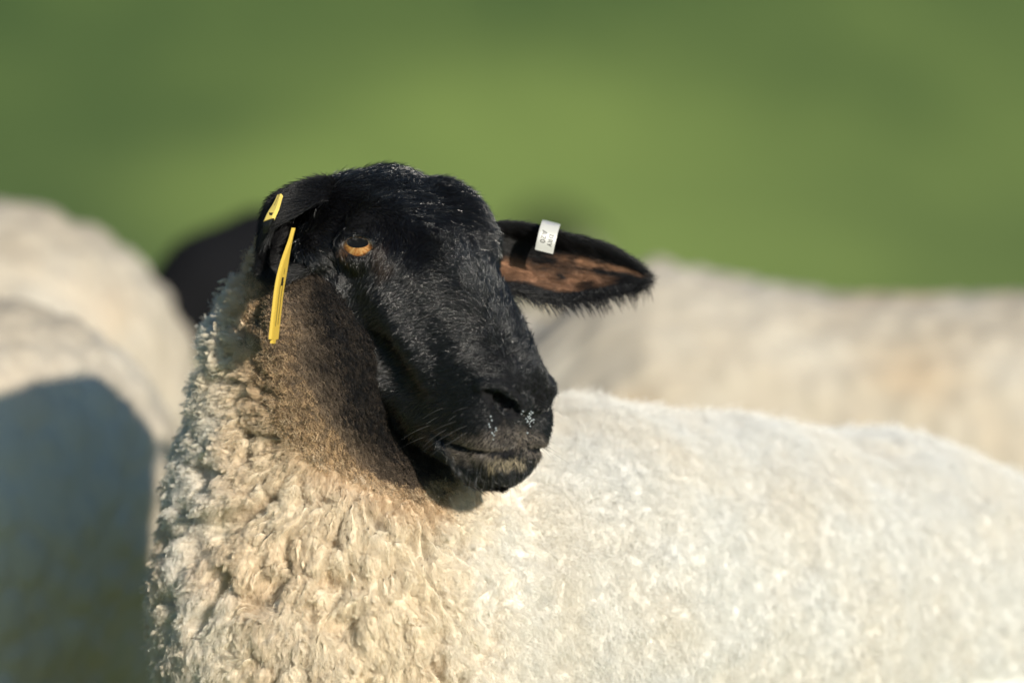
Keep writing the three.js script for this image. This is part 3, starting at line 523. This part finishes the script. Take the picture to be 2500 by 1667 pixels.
  // whiskers and wet drops
  { const hs = [];
    const whisk = (x, y, dx, dy, len) => { const p = surfOf(headField, x, y); if (!p) return; const n = gradOf(headField, p), d = n.clone().multiplyScalar(0.6).addScaledVector(camR, dx).addScaledVector(camU, -dy).normalize(), bend = V((rnd() - 0.5) * 0.3, -0.25, 0); hs.push(hairGeo([0, 0.25, 0.5, 0.75, 1].map((q) => p.clone().addScaledVector(d, q * len).addScaledVector(bend, q * q * len)), 0.00016, 0.3)); };
    for (let i = 0; i < 14; i++) whisk(1318 - rnd() * 22, 960 + rnd() * 130, 0.9, rnd() * 0.6 - 0.1, 0.014 + rnd() * 0.018);
    for (let i = 0; i < 26; i++) whisk(1110 + rnd() * 165, 1130 + rnd() * 40, rnd() * 0.8 - 0.3, 1, 0.010 + rnd() * 0.016);
    for (let i = 0; i < 14; i++) whisk(1040 + rnd() * 110, 990 + rnd() * 80, -0.8, rnd() * 0.5, 0.012 + rnd() * 0.02);
    for (let i = 0; i < 12; i++) whisk(870 + rnd() * 300, 440 + rnd() * 60, rnd() - 0.3, -1, 0.012 + rnd() * 0.012);
    const w = put('whisker', mergeGeometries(hs), new THREE.MeshPhysicalMaterial({ color: 0x1a1a1a, roughness: 0.3 })); w.userData.kind = 'stuff';
    const ds = []; for (let i = 0; i < 44; i++) { const k = rnd(), line = i % 3, [x, y] = line === 0 ? [lerp(1292, 1284, k) + (rnd() - 0.5) * 14, lerp(1000, 1068, k)] : line === 1 ? [1275 + rnd() * 28, 1000 + rnd() * 30] : [1202 + (rnd() - 0.5) * 18, 1015 + k * 58], p = surfOf(headField, x, y); if (!p) continue; p.addScaledVector(gradOf(headField, p), 0.0022); ds.push(new THREE.SphereGeometry(0.0004 + rnd() * 0.0006, 14, 10).translate(p.x, p.y, p.z)); }
    const d = put('wet_droplets', mergeGeometries(ds), new THREE.MeshPhysicalMaterial({ color: 0x9aa0a4, roughness: 0.12, clearcoat: 1, clearcoatRoughness: 0.05 })); d.userData.kind = 'stuff';
  }
}

// ---------- the rest of the flock ----------
const flockField = (p) => {
  const c = (ax, ay, az, bx, by, bz, r1, r2) => cone(p, { x: ax, y: ay, z: az }, { x: bx, y: by, z: bz }, r1, r2);
  let d = c(-0.34, 0.62, 0, 0.28, 0.61, 0, 0.2, 0.205);
  d = smin(d, c(0.25, 0.66, 0, 0.52, 0.84, 0, 0.17, 0.095), 0.08);
  d = smin(d, c(0.53, 0.90, 0, 0.60, 0.87, 0, 0.072, 0.066), 0.03); d = smin(d, c(0.6, 0.87, 0, 0.76, 0.74, 0, 0.066, 0.036), 0.03);
  const z = Math.abs(p.z), q = { x: p.x, y: p.y, z };
  d = smin(d, Math.max(cone(q, { x: 0.51, y: 0.92, z: 0.06 }, { x: 0.49, y: 0.83, z: 0.18 }, 0.032, 0.012), -cone(q, { x: 0.53, y: 0.91, z: 0.09 }, { x: 0.515, y: 0.83, z: 0.18 }, 0.022, 0.008)), 0.01);
  d = smin(d, cone(q, { x: -0.35, y: 0.6, z: 0.05 }, { x: -0.33, y: 0.34, z: 0.07 }, 0.17, 0.15), 0.08); d = smin(d, cone(q, { x: -0.1, y: 0.5, z: 0 }, { x: 0.2, y: 0.5, z: 0 }, 0.19, 0.18), 0.08);
  for (const x of [-0.36, 0.26]) { d = smin(d, cone(q, { x, y: 0.5, z: 0.09 }, { x: x - 0.02, y: 0.3, z: 0.1 }, 0.08, 0.04), 0.05); d = smin(d, cone(q, { x: x - 0.02, y: 0.3, z: 0.1 }, { x, y: 0.02, z: 0.1 }, 0.036, 0.024), 0.02); }
  return d;
};
{
  const g = meshField(flockField, [-0.62, -0.02, -0.28], [0.84, 1.02, 0.28], 0.011), P = g.attributes.position, N = g.attributes.normal, p = V(0, 0, 0), n = V(0, 0, 0);
  const woolly = (q) => Math.min(sstep(0.3, 0.4, q.y), sstep(0.0, -0.04, (q.x - 0.5) * 0.8 + (q.y - 0.83) * 0.6 + (fbm(q.x * 30, q.y * 30, q.z * 30, 2, 170) - 0.5) * 0.06));
  for (let i = 0; i < P.count; i++) { p.fromBufferAttribute(P, i); n.fromBufferAttribute(N, i); const k = woolly(p); const [a, b] = worley(p.x / 0.035, p.y / 0.05, p.z / 0.035, 20); p.addScaledVector(n, k * (sstep(0, 0.4, b - a) - 0.6) * 0.007); P.setXYZ(i, p.x, p.y, p.z); }
  g.computeVertexNormals();
  paint(g, (q) => { const v = fbm(q.x * 9, q.y * 7, q.z * 9, 3, 180), w = mix3([0.40, 0.335, 0.25], [0.47, 0.43, 0.36], clamp((v - 0.3) * 2)); return mix3(C_BLACK, mix3(w, C_TAN, 0.35 * sstep(0.55, 0.75, fbm(q.x * 6 + 3, q.y * 6, q.z * 6, 2, 190))), woolly(q)); });
  const mat = new THREE.MeshPhysicalMaterial({ vertexColors: true, roughness: 0.9, specularIntensity: 0.3 });
  const low = g.clone(); { const L = low.attributes.position; for (let i = 0; i < L.count; i++) { const k = sstep(0.28, 0.52, L.getX(i)) * sstep(0.45, 0.6, L.getY(i)); L.setXYZ(i, L.getX(i) + 0.06 * k, L.getY(i) - 0.24 * k, L.getZ(i)); } low.computeVertexNormals(); }
  const place = (label, at, heading, scale, geo = g) => {
    const o = thing('sheep', label, 'sheep', at, 'flock of black faced sheep'); o.rotation.y = heading; o.scale.setScalar(scale); part('body', geo, mat, o); return o;
  };
  // local point (x, y) of a sheep set at a place of the photograph
  const stand = (label, kx, ky, d, heading, scale, lx, ly, geo) => { const q = K(kx, ky, d); place(label, V(q.x - Math.cos(heading) * lx * scale, q.y - ly * scale, q.z + Math.sin(heading) * lx * scale), heading, scale, geo); };
  stand('sheep with its woolly rump half in shadow, nearest at the left edge', -55, 1200, -0.88, Math.PI * 0.86, 1.06, -0.34, 0.62);
  stand('blurred cream sheep behind the shadowed rump, its back sloping down to the right', -30, 995, -1.6, Math.PI * 0.98, 1.25, -0.34, 0.62);
  stand('blurred sheep with only its black head showing behind the woolly neck', 622, 538, -2.1, -Math.PI * 0.88, 1.0, 0.54, 0.955);
  stand('long blurred cream sheep standing across behind the white tagged ear', 1620, 1165, -1.8, Math.PI * 0.98, 1.11, 0.28, 0.61, low);
  stand('very blurred dark head of a far sheep peeping over the outstretched ear', 1340, 612, -14, -Math.PI * 0.5, 0.92, 0.66, 0.83);
}
renderer.render(scene, camera);
